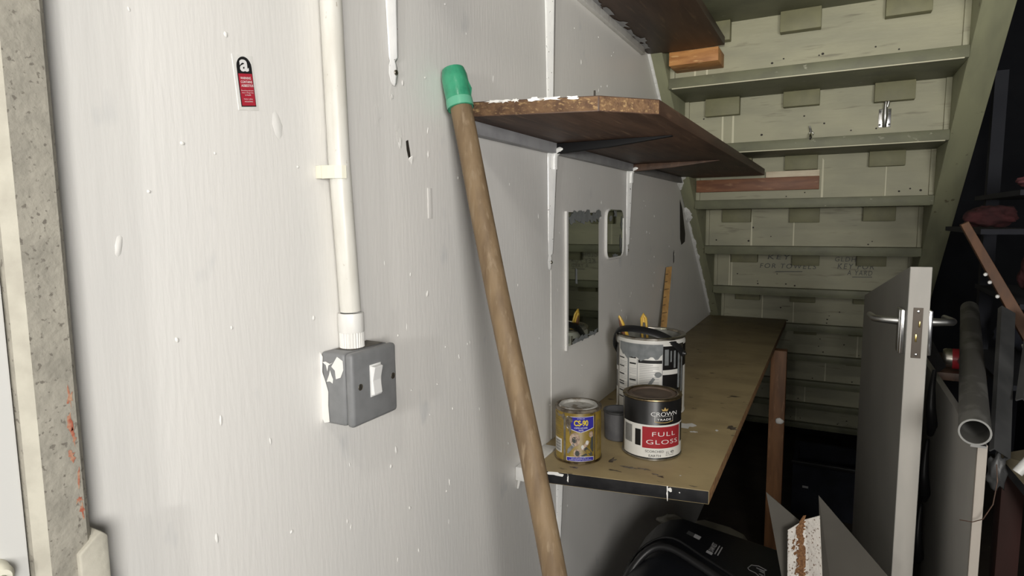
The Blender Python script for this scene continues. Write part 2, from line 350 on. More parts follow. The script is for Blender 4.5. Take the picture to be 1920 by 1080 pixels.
# stringers: sloping boards; lower edge passes through the tread back edges
def sl(y): return 1.28-.80*(y-2.59) if y <= 2.59 else 1.28-.806*(y-2.59)
ya, yb = .90, 4.178
for x0, x1 in ((.001, SX0), (SX1, SXO)):
    prism('stringer', [(ya, sl(ya)), (2.59, 1.28), (yb, max(.001, sl(yb))), (4.36, .001), (4.36, .26), (2.59, 1.28+.34), (ya, sl(ya)+.34)], YZ, x0, x1, 'stringer_paint', stair, bevel=.003)
tread_top = {}
for k in range(K0, K1+1):
    y, z = yk(k), zk(k); yn, zn = yk(k+1), zk(k+1)
    # tread: back edge at (y, z centre), runs away from the viewer to the riser below
    t = box('tread', (SX0, y-.004, z-.019), (SX1, yn+.055, z+.012), 'tread_paint', stair, .002)
    box('edge_bead', (SX0+.01, y-.0055, z-.0205), (SX1-.01, y+.004, z-.0175), 'pale_drip' if k in (-3, -2) else 'tread_paint', t, .0008)
    # riser standing on this tread, back face toward the viewer
    zt = zk(k-1)-.019
    r = box('riser', (SX0+.012, y+.024, z+.013), (SX1-.012, y+.042, zt), 'riser_paint', stair)
    for xa, xb in ((SX0, SX0+.014), (SX1-.014, SX1)):
        box('wedge_strip', (xa, y+.014, z+.013), (xb, y+.03, zt), 'riser_paint', r, .001)
    rnd = random.Random(100+k)
    for bi, (a, b) in enumerate(((.115, .222), (.352, .455), (.598, .700))):
        if bi == 0 and k == -1: a, b = .14, .24
        j = (rnd.random()-.5)*.016; h = .046+rnd.random()*.012
        box('glue_block', (a+j, y-.006, zt-h), (b+j, y+.024, zt), 'block_paint', r, .0015)
    # nail heads and knots
    V, F = [], []
    RF = lambda u, v, d=0: (u, y+.024-d, v)
    for _ in range(7):
        u = .08+.68*rnd.random(); v = z+.02+rnd.random()*.02 if rnd.random() < .6 else z+.03+.1*rnd.random(); rr = .002+.0022*rnd.random(); b = len(V)
        for i in range(8): V.append(RF(u+rr*cos(i*pi/4), v+rr*sin(i*pi/4)*.9, .0005))
        F.append(tuple(range(b, b+8)))
    tag(mesh('nail_hole', V, F, 'knot_dark', r), kind='stuff')
    # pale drips
    for _ in range(2):
        u = .1+.6*rnd.random(); ww = .003+.004*rnd.random()
        flatpoly('paint_drip', RF, [(u, z+.014), (u+ww, z+.014), (u+ww*.8, zt-.05*rnd.random()), (u+.1*ww, zt-.05*rnd.random())], 'pale_drip', r, .0007)
    if k == 1:
        WR = lambda u, v, d=0: (u, y+.024-d, v)
        ink = 'art_dark'
        def hand(s, u0, u1, v0, v1): text('handwriting', s, WR, u0, u1, v0, v1, ink, r, .001, shear=.15, spacing=1.25)
        hand('KEYS', .262, .375, 1.226, 1.247); hand('FOR TOWELS', .232, .452, 1.188, 1.208)
        flatpoly('pen_line', WR, [(.295, 1.172), (.40, 1.175), (.40, 1.178), (.295, 1.175)], ink, r, .001)
        hand('GLDH', .520, .596, 1.222, 1.241); hand('KEY FOR', .530, .660, 1.192, 1.214); hand('A YARD', .566, .655, 1.167, 1.187)
        flatpoly('pen_line', WR, [(.585, 1.158), (.655, 1.160), (.655, 1.163), (.585, 1.161)], ink, r, .001)
# white filler and the open gap between wall and stringer
def filler(y0, y1, seed, wide, lump):
    V, F = [], []; n = int((y1-y0)/.006)
    for i in range(n+1):
        y = y0+(y1-y0)*i/n; z = sl(y); t = min(1, 4*i/n, 4*(n-i)/n)
        q = .5+.5*mnoise.noise(Vector((y*38, seed, 0)))+.35*mnoise.noise(Vector((y*110, seed, 3))); p = max(0, mnoise.noise(Vector((y*26, seed+9, 0))))
        a = wide*(.25+q)*t; b = (wide*(.25+.8*q)+lump*p)*t
        V += [(.0004, y-.003-a, z-a*.4), (.002+a*.25, y-.004-a*.4, z), (.004+b*.3, y-.0055, z+.001), (.006+b*.8, y-.0050, z+.002), (.007+b*1.1, y-.002, z+.003)]
    for i in range(n):
        for j in range(4): b = i*5+j; F.append((b, b+1, b+6, b+5))
    return mesh('filler_bead', V, F, 'filler_white', stair, smooth=True)
filler(2.43, 2.99, 5, .006, .012)
filler(2.385, 2.455, 8, .020, .06)
filler(2.21, 2.305, 6, .018, .05)
filler(1.74, 2.03, 7, .003, .002)
flatpoly('dark_gap', WL, [(2.300, 1.475), (2.345, 1.44), (2.405, 1.345), (2.40, 1.315), (2.34, 1.305), (2.318, 1.33)], 'knot_dark', stair, .0012)

# hooks on the second riser
hy = yk(-2)+.024
hk = thing('hasp_hook', (.628, hy, 1.70), 'chrome hasp plate with upright hook screwed to green riser', 'hook')
box('plate', (.612, hy-.0025, 1.668), (.644, hy, 1.722), 'chrome', hk, .001)
tube('hook', [(.628, hy-.004, 1.670), (.628, hy-.012, 1.685), (.628, hy-.014, 1.705), (.628, hy-.012, 1.722), (.629, hy-.014, 1.735), (.632, hy-.02, 1.748), (.634, hy-.026, 1.738), (.632, hy-.024, 1.724)], [.006, .007, .0075, .006, .0055, .0055, .005, .004], 'steel_dull', hk)
for x in (.616, .640):
    for z in (1.676, 1.714): lathe('screw', [(0, .0015), (.0025, .0012), (.003, 0)], (x, hy-.0025, z), 'dark_screw', hk, 10, (0, -1, 0))
h2 = thing('coat_hook', (.432, hy, 1.66), 'small tarnished screw-in hook on green riser left of the hasp', 'hook')
lathe('base', [(0, .006), (.006, .006), (.008, .003), (.0085, 0)], (.432, hy, 1.664), 'steel_dull', h2, 16, (0, -1, 0))
tube('hook', [(.432, hy-.004, 1.664), (.432, hy-.02, 1.660), (.431, hy-.028, 1.650), (.430, hy-.024, 1.640)], [.005, .006, .005, .003], 'chrome', h2)
tube('upper_prong', [(.432, hy-.004, 1.666), (.430, hy-.012, 1.676), (.427, hy-.016, 1.686)], [.004, .0035, .002], 'steel_dull', h2)

# ------------------------------------------------------------------ shelves
def bracket(parent, y, z0, z1, w0, w1, arm, tilt=0, armx=.24, bulb=True, rib=.0115, legm='bracket_white'):
    """pressed-steel shelf bracket: tapering leg on the wall with a rib and rounded screw end, arm under the board"""
    rows = []; n = 9
    for i in range(n):
        t = i/(n-1); rows.append((z1+(z0-z1)*t, w1+(w0-w1)*t, .0025+rib*(1-.6*t)))
    if bulb:
        zb = z0
        rows += [(zb-.004, w0*.75, .003), (zb-.010, w0*1.05, .0045), (zb-.020, w0*1.15, .0045), (zb-.030, w0*.8, .003), (zb-.034, w0*.3, .002)]
    V, F = [], []
    for z, wd, h in rows:
        yy = y+tilt*(z-z1)
        V += [(.0006, yy-wd, z), (h*.35, yy-wd*.9, z), (h*.45, yy-wd*.45, z), (h, yy-wd*.16, z), (h, yy+wd*.30, z), (h*.45, yy+wd*.45, z), (h*.35, yy+wd*.9, z), (.0006, yy+wd, z)]
    for i in range(len(rows)-1):
        for j in range(7): b = i*8+j; F.append((b, b+1, b+9, b+8))
    F.append(tuple(range(7, -1, -1))); F.append(tuple(range(len(V)-8, len(V))))
    leg = mesh('bracket_leg', V, F, legm, parent, smooth=True)
    if bulb: lathe('screw', [(0, .0018), (.003, .0014), (.0036, 0)], (.0045, y+tilt*(z0-.018-z1), z0-.018), 'screw_metal', leg, 12, (1, 0, 0))
    if arm:
        el = spline([(.0082, y, z1-.05), (.0086, y, z1-.028), (.0115, y, z1-.019), (.020, y, z1-.0125), (.036, y, z1-.0115)], 4)
        tube('bracket_elbow', el, [w1*.5]*(len(el)-3)+[w1*.4, w1*.3, w1*.15], legm, parent, 10, flat=(.8, 1))
        prism('bracket_arm', [(.0008, z1-.030), (.008, z1-.024), (.020, z1-.0195), (armx*.5, z1-.014), (armx, z1-.002), (armx, z1-.0002), (.0008, z1-.0002)], XZ, y-w1*.35, y+w1*.35, arm, parent, bevel=.001)
    return leg
ms = thing('wall_shelf', (.14, 1.55, 1.551), 'worn brown wooden shelf with a clipped corner on two black brackets', 'shelf')
P = [(.001, .775), (.205, .832), (.272, .905), (.286, 2.326), (.001, 2.326)]
prism('shelf_board', P, XY, 1.5515, 1.5735, 'shelf_wood', ms, mats=['shelf_wood', 'shelf_edge'], side=[1, 1, 0, 0, 0], bevel=.0015)
box('batten', (.0, .80, 1.532), (.016, 2.33, 1.5515), 'grey_batten', ms, .001)
bracket(ms, 1.128, 1.335, 1.551, .008, .017, 'bracket_black', .03)
bracket(ms, 1.652, 1.335, 1.551, .007, .016, 'shelf_wood', .03)
SE = lambda u, v, d=0: (u+.0002, .775+.278*u-d, v)
for i, (t, wv) in enumerate([(.02, .004), (.25, .010), (.33, .008), (.52, .011), (.62, .014), (.79, .008), (.42, .005)]):
    splat('paint_fleck', SE, .205*t+wv, 1.5722, wv, .0022, 'flake_white', ms, 300+i, .0012, a=.55)
box('nail', (.187, .86, 1.5735), (.1895, .8625, 1.587), 'knot_dark', ms, .0006)
cl = box('cleat', (SX0+.004, yk(-1)-.002, 1.500), (.457, yk(-1)+.0235, 1.5445), 'brown_wood', ms, .001)
box('packing_strip', (.286, yk(-1)+.002, 1.5450), (.457, yk(-1)+.0235, 1.566), 'pale_pine', ms, .001)

us = thing('wall_shelf', (.1, 1.1, 1.88), 'higher dark brown wooden shelf at top edge ending on a pine cleat', 'shelf')
prism('shelf_board', [(.001, .42), (.207, .42), (.215, 1.845), (.001, 1.845)], XY, 1.884, 1.906, 'shelf_wood', us, mats=['shelf_wood', 'shelf_edge'], side=[1, 0, 0, 0], bevel=.0015)
box('batten', (0, .42, 1.866), (.012, 1.76, 1.884), 'white_gloss', us, .001)
bracket(us, .632, 1.606, 1.884, .008, .0165, 'bracket_black', -.02, .18)
bracket(us, 1.118, 1.59, 1.884, .013, .019, 'bracket_black', -.02, .18, bulb=False)
box('cleat', (.060, 1.846, 1.8455), (.198, yk(-3)+.0235, 1.8838), 'pine', us, .001)
for i, (x, y, rx, ry) in enumerate([(.012, 1.35, .01, .03), (.014, 1.42, .012, .03), (.016, 1.52, .014, .035), (.012, 1.6, .012, .04), (.02, 1.68, .016, .03), (.014, 1.74, .013, .03)]):
    splat('paint_smear', lambda u, v, d=0: (u, v, 1.884-d), x, y, rx, ry, 'grey_batten', us, 60+i, .0008, a=.5)

# ------------------------------------------------------------------ bench
bt = .947
bn = thing('workbench', (.17, 2.0, 0), 'long brown laminate workbench top with black end edge fixed along white wall', 'workbench')
prism('bench_top', [(.031, .9718), (.337, 1.019), (.337, 2.985), (.001, 2.985), (.001, 1.092), (.031, 1.092)], XY, bt-.024, bt, 'bench_top', bn, mats=['bench_top', 'bench_black', 'bench_chip'], side=[1, 2, 1, 1, 1, 1], bevel=.001)
box('batten', (.0008, .962, .9230), (.0300, 1.091, .9490), 'bracket_white', bn, .0015)
box('wall_batten', (.0008, 1.21, .900), (.030, 2.95, .9225), 'white_gloss', bn, .0015)
mesh('batten_hook', [(.001, .972, .923), (.007, .972, .923), (.004, .967, .905), (.001, .967, .905), (.001, .980, .923), (.007, .980, .923), (.004, .975, .905), (.001, .975, .905)], BF, 'white_gloss', bn)
bracket(bn, 1.165, .70, .9225, .006, .016, 'bracket_white', .03, .2)
pl = box('leg', (.322, 2.40, 0), (.376, 2.445, .918), 'post_wood', bn, .002)
blob('paper_scrap', (.36, 2.395, .655), (.014, .006, .012), 'flake_white', pl, 3, .4, 5, 2)
BT = lambda u, v, d=0: (u, v, bt+d)
for i, (x, y, rx, ry, m) in enumerate([(.235, 1.335, .022, .014, 'flake_white'), (.258, 1.30, .008, .005, 'flake_white'), (.034, 1.12, .012, .022, 'flake_white'), (.03, 1.2, .008, .03, 'flake_white'),
        (.150, 1.075, .005, .012, 'gunk'), (.19, 1.055, .014, .004, 'gunk'), (.215, 1.06, .01, .004, 'gunk'), (.25, 1.04, .006, .004, 'gunk'), (.24, 1.045, .006, .003, 'gunk'), (.31, 1.025, .006, .002, 'gunk'), (.10, 1.01, .008, .004, 'gunk'), (.328, 1.36, .010, .012, 'gunk'), (.30, 1.33, .003, .004, 'flake_white'), (.28, 1.06, .002, .002, 'flake_white'), (.17, 1.03, .01, .003, 'gunk')]):
    splat('bench_stain', BT, x, y, rx, ry, m, bn, 80+i, .0005, a=.55)
NE = lambda u, v, d=0: (u-.15*d, .967+.1548*u-d, v)
for i, (u, v, ru, rv) in enumerate([(.27, .934, .0012, .012), (.2745, .941, .0035, .003), (.074, .943, .016, .003), (.098, .937, .0016, .008), (.045, .944, .012, .0025), (.29, .938, .001, .001)]):
    splat('edge_paint', NE, u, v, ru, rv, 'flake_white', bn, 120+i, .0013, a=.45)

# ------------------------------------------------------------------ conduit and switch
cp = thing('conduit_pipe', (.016, .53, 1.262), 'white painted vertical conduit pipe running down to grey switch box', 'pipe')
pz = [(.018, .517, 2.74), (.018, .513, 1.64), (.018, .516, 1.47), (.017, .526, 1.30)]
tube('pipe', pz, .0118, 'cream_dirty', cp, 20)
lathe('collar', [(.0118, 0), (.0142, 0), (.0145, .001), (.0145, .021), (.0142, .022), (.0118, .022)], (.017, .5262, 1.276), 'white_gloss', cp, 28)
V = [(0.017+(.0140 if i % 2 else .0132)*cos(2*pi*i/56), .5262+(.0140 if i % 2 else .0132)*sin(2*pi*i/56)) for i in range(56)]
prism('ribbed_gland', V, XY, 1.2585, 1.276, 'white_gloss', cp)
ck = box('saddle_clip', (.0005, .4975, 1.4480), (.0085, .5060, 1.4620), 'cream_plastic', cp, .0008)
prism('clip_strap', [(.0060, .4985), (.0150, .5000), (.0230, .5030), (.0292, .5075), (.0314, .5120), (.0300, .5120), (.0280, .5085), (.0225, .5045), (.0150, .5018), (.0060, .5015)], XY, 1.4480, 1.4620, 'cream_plastic', ck)
box('clip_foot', (.0005, .531, 1.448), (.010, .539, 1.462), 'white_gloss', ck, .001)
sb = thing('light_switch', (.02, .53, 1.176), 'grey metal surface light switch with white rocker and paint splashes', 'switch')
by0, by1, bz0, bz1 = .4935, .5700, 1.1755, 1.2575
body = box('back_box', (0, by0, bz0), (.034, by1, bz1), 'box_grey', sb, .004, 3)
fp = box('face_plate', (.0345, by0-.0005, bz0-.0005), (.0455, by1+.0005, bz1+.0005), 'box_grey', sb, .0045, 4)
fr = box('rocker_frame', (.0455, .5215, 1.2035), (.0462, .5405, 1.2405), 'white_print', fp, .0003)
V = [(.5230, 1.2050), (.5390, 1.2050), (.5390, 1.2390), (.5230, 1.2390)]
mesh('rocker', [(.0462, .5232, 1.2052), (.0462, .5388, 1.2052), (.0462, .5388, 1.2388), (.0462, .5232, 1.2388), (.0495, .5240, 1.206), (.0495, .5380, 1.206), (.0478, .5240, 1.222), (.0478, .5380, 1.222), (.0515, .5240, 1.238), (.0515, .5380, 1.238)],
     [(0, 1, 5, 4), (4, 5, 7, 6), (6, 7, 9, 8), (8, 9, 2, 3), (0, 4, 6, 8, 3), (1, 2, 9, 7, 5)], 'white_print', fp, bevel=.0006)
for y in (.5060, .5625):
    sc = lathe('screw', [(0, .0004), (.0026, .0006), (.0034, .0003), (.0038, 0)], (.0455, y, 1.2190), 'screw_metal', fp, 16, (1, 0, 0))
    box('screw_slot', (.0458, y-.0004, 1.2165), (.0464, y+.0004, 1.2215), 'black_print', sc)
BL = lambda u, v, d=0: (u, by0-d, v)
flatpoly('paint_splash', BL, [(.0, 1.257), (.004, 1.252), (.002, 1.235), (.006, 1.225), (.010, 1.213), (.009, 1.197), (.010, 1.178), (.002, 1.176), (0, 1.18)], 'flake_white', body, .0006)
flatpoly('paint_splash', BL, [(.019, 1.246), (.025, 1.254), (.033, 1.250), (.0335, 1.240), (.029, 1.231), (.022, 1.2285), (.021, 1.238), (.016, 1.242)], 'flake_white', body, .0006)
flatpoly('paint_splash', BL, [(.008, 1.224), (.012, 1.232), (.014, 1.238), (.016, 1.232), (.018, 1.228), (.017, 1.223), (.013, 1.225)], 'flake_white', body, .0006)
flatpoly('paint_splash', BL, [(.003, 1.246), (.008, 1.247), (.014, 1.245), (.019, 1.247), (.012, 1.243), (.010, 1.236), (.008, 1.243)], 'flake_white', body, .0007)
flatpoly('dust_film', lambda u, v, d=0: (u, v, bz1+d), [(.006, .51), (.03, .512), (.032, .564), (.005, .565)], 'box_dust', body, .0004)

# ------------------------------------------------------------------ asbestos warning sticker
st = thing('warning_sticker', (.0, .413, 1.509), 'black and red asbestos warning sticker with arched top on white wall', 'sticker')
def SK(u, v, d=0): return (d, .4135+.0185*u+.0040*(.5-v), 1.5115+.0455*v+.003*u)      # u -.5..+.5, v 0..1
def arch(w_, top, bot, n=16): return [(-w_, bot), (w_, bot)]+[(w_*cos(pi*i/n), top-.21+.21*sin(pi*i/n)) for i in range(n+1)]
bk = mesh('backing', [SK(u, v, d) for d in (0, .0006) for u, v in ((-.62, -.06), (.60, -.08), (.60, 1.02), (-.62, 1.04))], [(3, 2, 1, 0), (4, 5, 6, 7), (0, 1, 5, 4), (1, 2, 6, 5), (2, 3, 7, 6), (3, 0, 4, 7)], 'white_gloss', st)
flatpoly('arch_print', SK, arch(.46, 1.0, 0), 'black_print', st, .0009)
flatpoly('red_panel', SK, [(-.42, .02), (.42, .02), (.42, .66), (-.42, .66)], 'red_print', st, .0012)
text('lettering', 'a', SK, -.28, .26, .70, .94, 'white_print', st, .0013, bold=.03)
for i, s in enumerate(('WARNING', 'CONTAINS', 'ASBESTOS')): text('lettering', s, SK, -.34, .30+.05*i, .545-.075*i, .595-.075*i, 'white_print', st, .0015, bold=.012)
for s, v, a in (('Breathing asbestos', .305, .37), ('dust is dangerous', .262, .35), ('to health', .219, .18), ('Follow safety', .135, .27), ('instructions', .09, .25)):
    text('lettering', s, SK, -a, a, v, v+.030, 'white_print', st, .0015)

# ------------------------------------------------------------------ mirrors
def mirror_thing(label, poly, rim):
    cy = sum(p[0] for p in poly)/len(poly); zz = min(p[1] for p in poly)
    t = thing('wall_mirror', (.0, cy, zz), label, 'mirror', None)
    prism('glass', poly, YZ, .0002, .004, 'mirror', t)
    return t
m1 = mirror_thing('tall narrow rectangular mirror with painted edges on white wall', [(1.212, 1.128), (1.405, 1.128), (1.402, 1.418), (1.206, 1.418)], None)
MF = lambda u, v, d=0: (.004+d, u, v)
box('painted_edge', (.0, 1.200, 1.120), (.0052, 1.2105, 1.420), 'flake_white', m1, .0008)
for i in range(6): splat('paint_smear', MF, 1.235+.032*i, 1.406+.004*(i % 2), .024, .011, 'smear_grey', m1, 150+i, .0004+.0001*i, a=.5)
for i in range(5): splat('paint_smear', MF, 1.26+.03*i, 1.132, .02, .006, 'smear_grey', m1, 160+i, .0004+.0001*i, a=.6)
flatpoly('paper_scrap', MF, [(1.252, 1.262), (1.264, 1.260), (1.262, 1.292), (1.252, 1.296)], 'smear_grey', m1, .0006)
pr = []
for cx, cz, a0 in ((1.575, 1.405, 0), (1.485, 1.405, 90), (1.485, 1.325, 180), (1.575, 1.325, 270)):
    for i in range(6): a = rad(a0+18*i); pr.append((cx+.024*cos(a), cz+.022*sin(a)))
m2 = mirror_thing('small rounded mirror with paint-smeared edges beside the tall mirror', pr, None)
tube('painted_edge', [(.003, y, z) for y, z in pr[6:24]+pr[:1]], .0035, 'flake_white', m2, 6)
for i, (u, v, a, b) in enumerate([(1.49, 1.405, .012, .008), (1.53, 1.416, .010, .009), (1.585, 1.39, .008, .016), (1.572, 1.34, .004, .02), (1.53, 1.309, .02, .006), (1.585, 1.33, .006, .02)]):
    splat('paint_smear', MF, u, v, a, b, 'smear_grey', m2, 170+i, .0005, a=.5)

# ------------------------------------------------------------------ broom handle
sh = thing('broom_handle', (.484, .546, 0), 'worn round wooden pole leaning on wall, top wrapped in green tape', 'pole')
A = Vector((.485, .546, .006)); B = Vector((.021, .747, 1.606))
ax = (B-A).normalized()
pts = [A+ax*((B-A).length*i/16) for i in range(17)]
tube('pole', [p+Vector((.0012*sin(i*1.3), 0, 0)) for i, p in enumerate(pts)], [.0165-.0012*i/16 for i in range(17)], 'handle_wood', sh, 20)
tp = B-ax*.052
tube('green_tape', [tp+ax*h for h in (0, .003, .02, .035, .048, .058)], [.0178, .0185, .0183, .0187, .0183, .0160], 'green_tape', sh, 20)
tube('tape_band', [tp+ax*h for h in (.0005, .006, .0125)], [.0188, .0190, .0187], 'green_tape_light', sh, 20, cap=False)
mesh('tape_fold', [tp+ax*h+Vector(v) for h, v in ((.056, (.006, -.012, 0)), (.05, (.017, .002, 0)), (.03, (.021, .006, 0)), (.018, (.0185, .004, 0)), (.03, (.0195, .001, 0)), (.048, (.013, -.006, 0)))], [(0, 1, 2, 3, 4, 5)], 'green_tape', sh)

# ------------------------------------------------------------------ paint tins
def rim(name, c, r, z, m, parent, h=.004, wd=.008):
    return lathe(name, [(r-wd, z-h), (r-wd, z-.001), (r-wd+.0015, z), (r-.001, z), (r+.0012, z-.001), (r+.0016, z-h*.6), (r+.0006, z-h), (r-.001, z-h)], (c[0], c[1], 0), m, parent, 56, closed=True)
# 1 litre tin
c1 = (.203, 1.157); R1 = .0555; H = .118; z0 = bt+.0007
t1 = thing('paint_tin', (*c1, z0), 'closed one litre paint tin with black, white and red full gloss label', 'paint tin')
lathe('body', [(0, 0), (R1-.001, 0), (R1+.0008, .001), (R1+.0008, .003), (R1, .004), (R1, H-.004), (R1-.001, H-.002)], (*c1, z0), 'can_black', t1, 64)
lathe('bottom_rim', [(R1+.0002, .0002), (R1+.0016, .0008), (R1+.0016, .0032), (R1+.0002, .004)], (*c1, z0), 'tin', t1, 64)
rim('top_rim', c1, R1, z0+H, 'tin_brass', t1)
lathe('lid', [(0, H-.0035), (R1-.018, H-.0035), (R1-.0165, H-.001), (R1-.012, H-.0005), (R1-.010, H-.002), (R1-.007, H-.003)], (*c1, z0), 'lid_brown', t1, 56)
P1 = cylp(c1, R1); za = lambda f: z0+H*f
fa = -75.5                                               # the side that faces the camera
cpatch('white_label', P1, [(fa-68, fa+89, za(.05), za(.585))], 'can_white', t1, .0004)
cpatch('black_label', P1, [(fa-90, fa-76, za(.28), za(.62))], 'can_black', t1, .0003)
cpatch('silver_seam', P1, [(fa-76, fa-69, za(.03), za(.95))], 'tin', t1, .0002)
cpatch('red_panel', P1, [(fa-18, fa+64, za(.205), za(.555))], 'can_red', t1, .0007)
for q_ in ((fa-33, fa-21, za(.23), za(.50)), (fa+68, fa+82, za(.25), za(.56))): cpatch('black_panel', P1, [q_], 'can_black', t1, .0007)
cpatch('barcode', P1, [(fa-62+i*1.0, fa-62+i*1.0+(.35, .6, .5)[i % 3], za(.25), za(.545)) for i in range(24)][:22], 'black_print', t1, .0007)
text('lettering', 'FULL', P1, fa+1, fa+49, za(.405), za(.475), 'white_print', t1, .0011, bold=-.008, spacing=1.15)
text('lettering', 'GLOSS', P1, fa-10, fa+56, za(.275), za(.345), 'white_print', t1, .0011, bold=-.008, spacing=1.1)
text('lettering', 'CROWN', P1, fa-2, fa+53, za(.735), za(.80), 'white_print', t1, .0009, bold=-.005, spacing=.95)
text('lettering', 'TRADE', P1, fa+10, fa+38, za(.660), za(.695), 'white_print', t1, .0009, bold=.012, spacing=1.15)
cpatch('logo_frame', P1, [(fa+5, fa+43, za(.724), za(.728)), (fa+5, fa+5.7, za(.635), za(.725)), (fa+42.3, fa+43, za(.635), za(.725))], 'can_white', t1, .0007)
cpatch('logo_underline', P1, [(fa+5, fa+43, lambda t: za(.622+.018*(2*t-1)**2), lambda t: za(.632+.018*(2*t-1)**2))], 'gold_print', t1, .0008)
mesh('crown_logo', [P1(fa+25+a, za(z), .0008) for a, z in ((-5, .815), (5, .815), (7, .855), (3, .838), (0, .878), (-3, .838), (-7, .855))], [(0, 1, 3), (1, 2, 3), (0, 3, 5), (3, 4, 5), (0, 5, 6)], 'gold_print', t1)
text('lettering', 'SCORCHED', P1, fa-12, fa+24, za(.135), za(.173), 'black_print', t1, .0008, bold=.004)
text('lettering', 'EARTH', P1, fa-5, fa+18, za(.065), za(.103), 'black_print', t1, .0008, bold=.004)
text('lettering', '1L', P1, fa+29, fa+36, za(.110), za(.150), 'black_print', t1, .0008, bold=-.005)
text('lettering', 'e', P1, fa+39, fa+47, za(.115), za(.155), 'black_print', t1, .0008, bold=.0)
text('lettering', 'BR 402008', P1, fa+28, fa+46, za(.083), za(.096), 'black_print', t1, .0008)
# small copper paste tin
c2 = (.084, 1.066); R2 = .0435; H2 = .103
t2 = thing('paint_tin', (*c2, z0), 'small rusty tin of anti-seize paste with gold and blue label', 'paint tin')
lathe('body', [(0, 0), (R2-.001, 0), (R2+.0008, .001), (R2+.0008, .003), (R2, .004), (R2, H2-.004), (R2-.001, H2-.002)], (*c2, z0), 'can_gold', t2, 56)
lathe('bottom_rim', [(R2+.0002, .0002), (R2+.0018, .0008), (R2+.0018, .0036), (R2+.0002, .0045)], (*c2, z0), 'tin_brass', t2, 56)
rim('top_rim', c2, R2, z0+H2, 'gunk', t2, .006, .005)
lathe('lid', [(0, H2-.005), (R2-.013, H2-.005), (R2-.012, H2-.0005), (R2-.008, H2+.0005), (R2-.006, H2-.002), (R2-.004, H2-.003)], (*c2, z0), 'lid_grey', t2, 48)
P2 = cylp(c2, R2); zb = lambda f: z0+H2*f
fb = -69
cpatch('silver_band', P2, [(fb-38, fb-31.5, zb(.04), zb(.88)), (fb+43, fb+47, zb(.04), zb(.92))], 'tin', t2, .0004)
cpatch('blue_banner', P2, [(fb-28, fb+41, lambda t: zb(.665-.075*(1-abs(2*t-1))), zb(.885))], 'white_print', t2, .0004)
cpatch('blue_panel', P2, [(fb-27, fb+40, lambda t: zb(.675-.075*(1-abs(2*t-1))), zb(.878))], 'can_blue', t2, .0006)
cpatch('blue_footer', P2, [(fb-29, fb+41, zb(.055), lambda t: zb(.13+.02*(1-abs(2*t-1))))], 'white_print', t2, .0004)
cpatch('footer_panel', P2, [(fb-28, fb+40, zb(.06), lambda t: zb(.122+.02*(1-abs(2*t-1))))], 'can_blue', t2, .0006)
text('lettering', 'CS-90', P2, fb-10, fb+25, zb(.715), zb(.825), 'can_yellow', t2, .0009, bold=.03, spacing=.95)
text('lettering', 'ACTION CAN', P2, fb-2, fb+16, zb(.845), zb(.865), 'white_print', t2, .0009)
text('lettering', 'COPPER ANTI-SEIZE', P2, fb-9, fb+23, zb(.667), zb(.695), 'white_print', t2, .0009, bold=.01)
text('lettering', 'PASTE', P2, fb+2, fb+13, zb(.625), zb(.652), 'white_print', t2, .0009, bold=.01)
for s, v, a in (('NET WEIGHT 500g', .118, 12), ('PREVENTS SEIZURE UP TO 1100C', .098, 22), ('PROTECTS FROM RUST AND CORROSION', .076, 28)): text('lettering', s, P2, fb+6-a, fb+6+a, zb(v), zb(v+.013), 'white_print', t2, .0009)
for poly, m in (([(fb-28, zb(.20)), (fb-26, zb(.27)), (fb-12, zb(.40)), (fb-7, zb(.35)), (fb-24, zb(.19))], 'art_grey'), (disc(fb-8, zb(.46), 13, .013), 'art_beige'), (disc(fb-7, zb(.53), 9, .006), 'art_beige'), (disc(fb-9, zb(.455), 6, .006), 'art_dark'),
        ([(fb+13, zb(.28)), (fb+20, zb(.33)), (fb+38, zb(.19)), (fb+33, zb(.14))], 'art_dark'), ([(fb+8, zb(.31)), (fb+17, zb(.40)), (fb+24, zb(.45)), (fb+29, zb(.42)), (fb+25, zb(.36)), (fb+14, zb(.27)), (fb+7, zb(.27))], 'art_beige'),
        (disc(fb+11, zb(.325), 3.6, .0042), 'can_white'), (disc(fb+22, zb(.405), 3.6, .0042), 'can_white'), (disc(fb-2, zb(.205), 9, .0085), 'art_beige'), (disc(fb-2, zb(.205), 5.5, .0055), 'art_dark'),
        ([(fb+31, zb(.30)), (fb+34, zb(.55)), (fb+40, zb(.55)), (fb+40, zb(.22)), (fb+36, zb(.22))], 'art_dark'), (disc(fb+33, zb(.55), 6, .006), 'art_beige'), ([(fb+6, zb(.16)), (fb+20, zb(.21)), (fb+24, zb(.17)), (fb+12, zb(.145))], 'art_dark')):
    cpoly('label_art', P2, poly, m, t2, .0006+.00008*random.random())
cpatch('barcode_panel', P2, [(fb-74, fb-44, zb(.17), zb(.43))], 'can_white', t2, .0004)
cpatch('barcode', P2, [(fb-71, fb-47, zb(.19+.018*i), zb(.19+.018*i+(.006, .011, .008)[i % 3])) for i in range(12)], 'black_print', t2, .0007)
cpatch('small_print', P2, [(fb-76, fb-42, zb(v), zb(v+.006)) for v in (.50, .54, .58, .62, .70, .74, .78, .82)], 'gunk', t2, .0005)
cpatch('small_print', P2, [(fb+52, fb+70, zb(.2+.025*i), zb(.2+.025*i+.006)) for i in range(24)], 'gunk', t2, .0005)
cpoly('dark_smear', P2, [(fb-30, zb(.84)), (fb-24, zb(.90)), (fb-14, zb(.87)), (fb-13, zb(.80)), (fb-18, zb(.76)), (fb-16, zb(.62)), (fb-20, zb(.53)), (fb-22, zb(.64)), (fb-30, zb(.72))], 'gunk', t2, .0011)
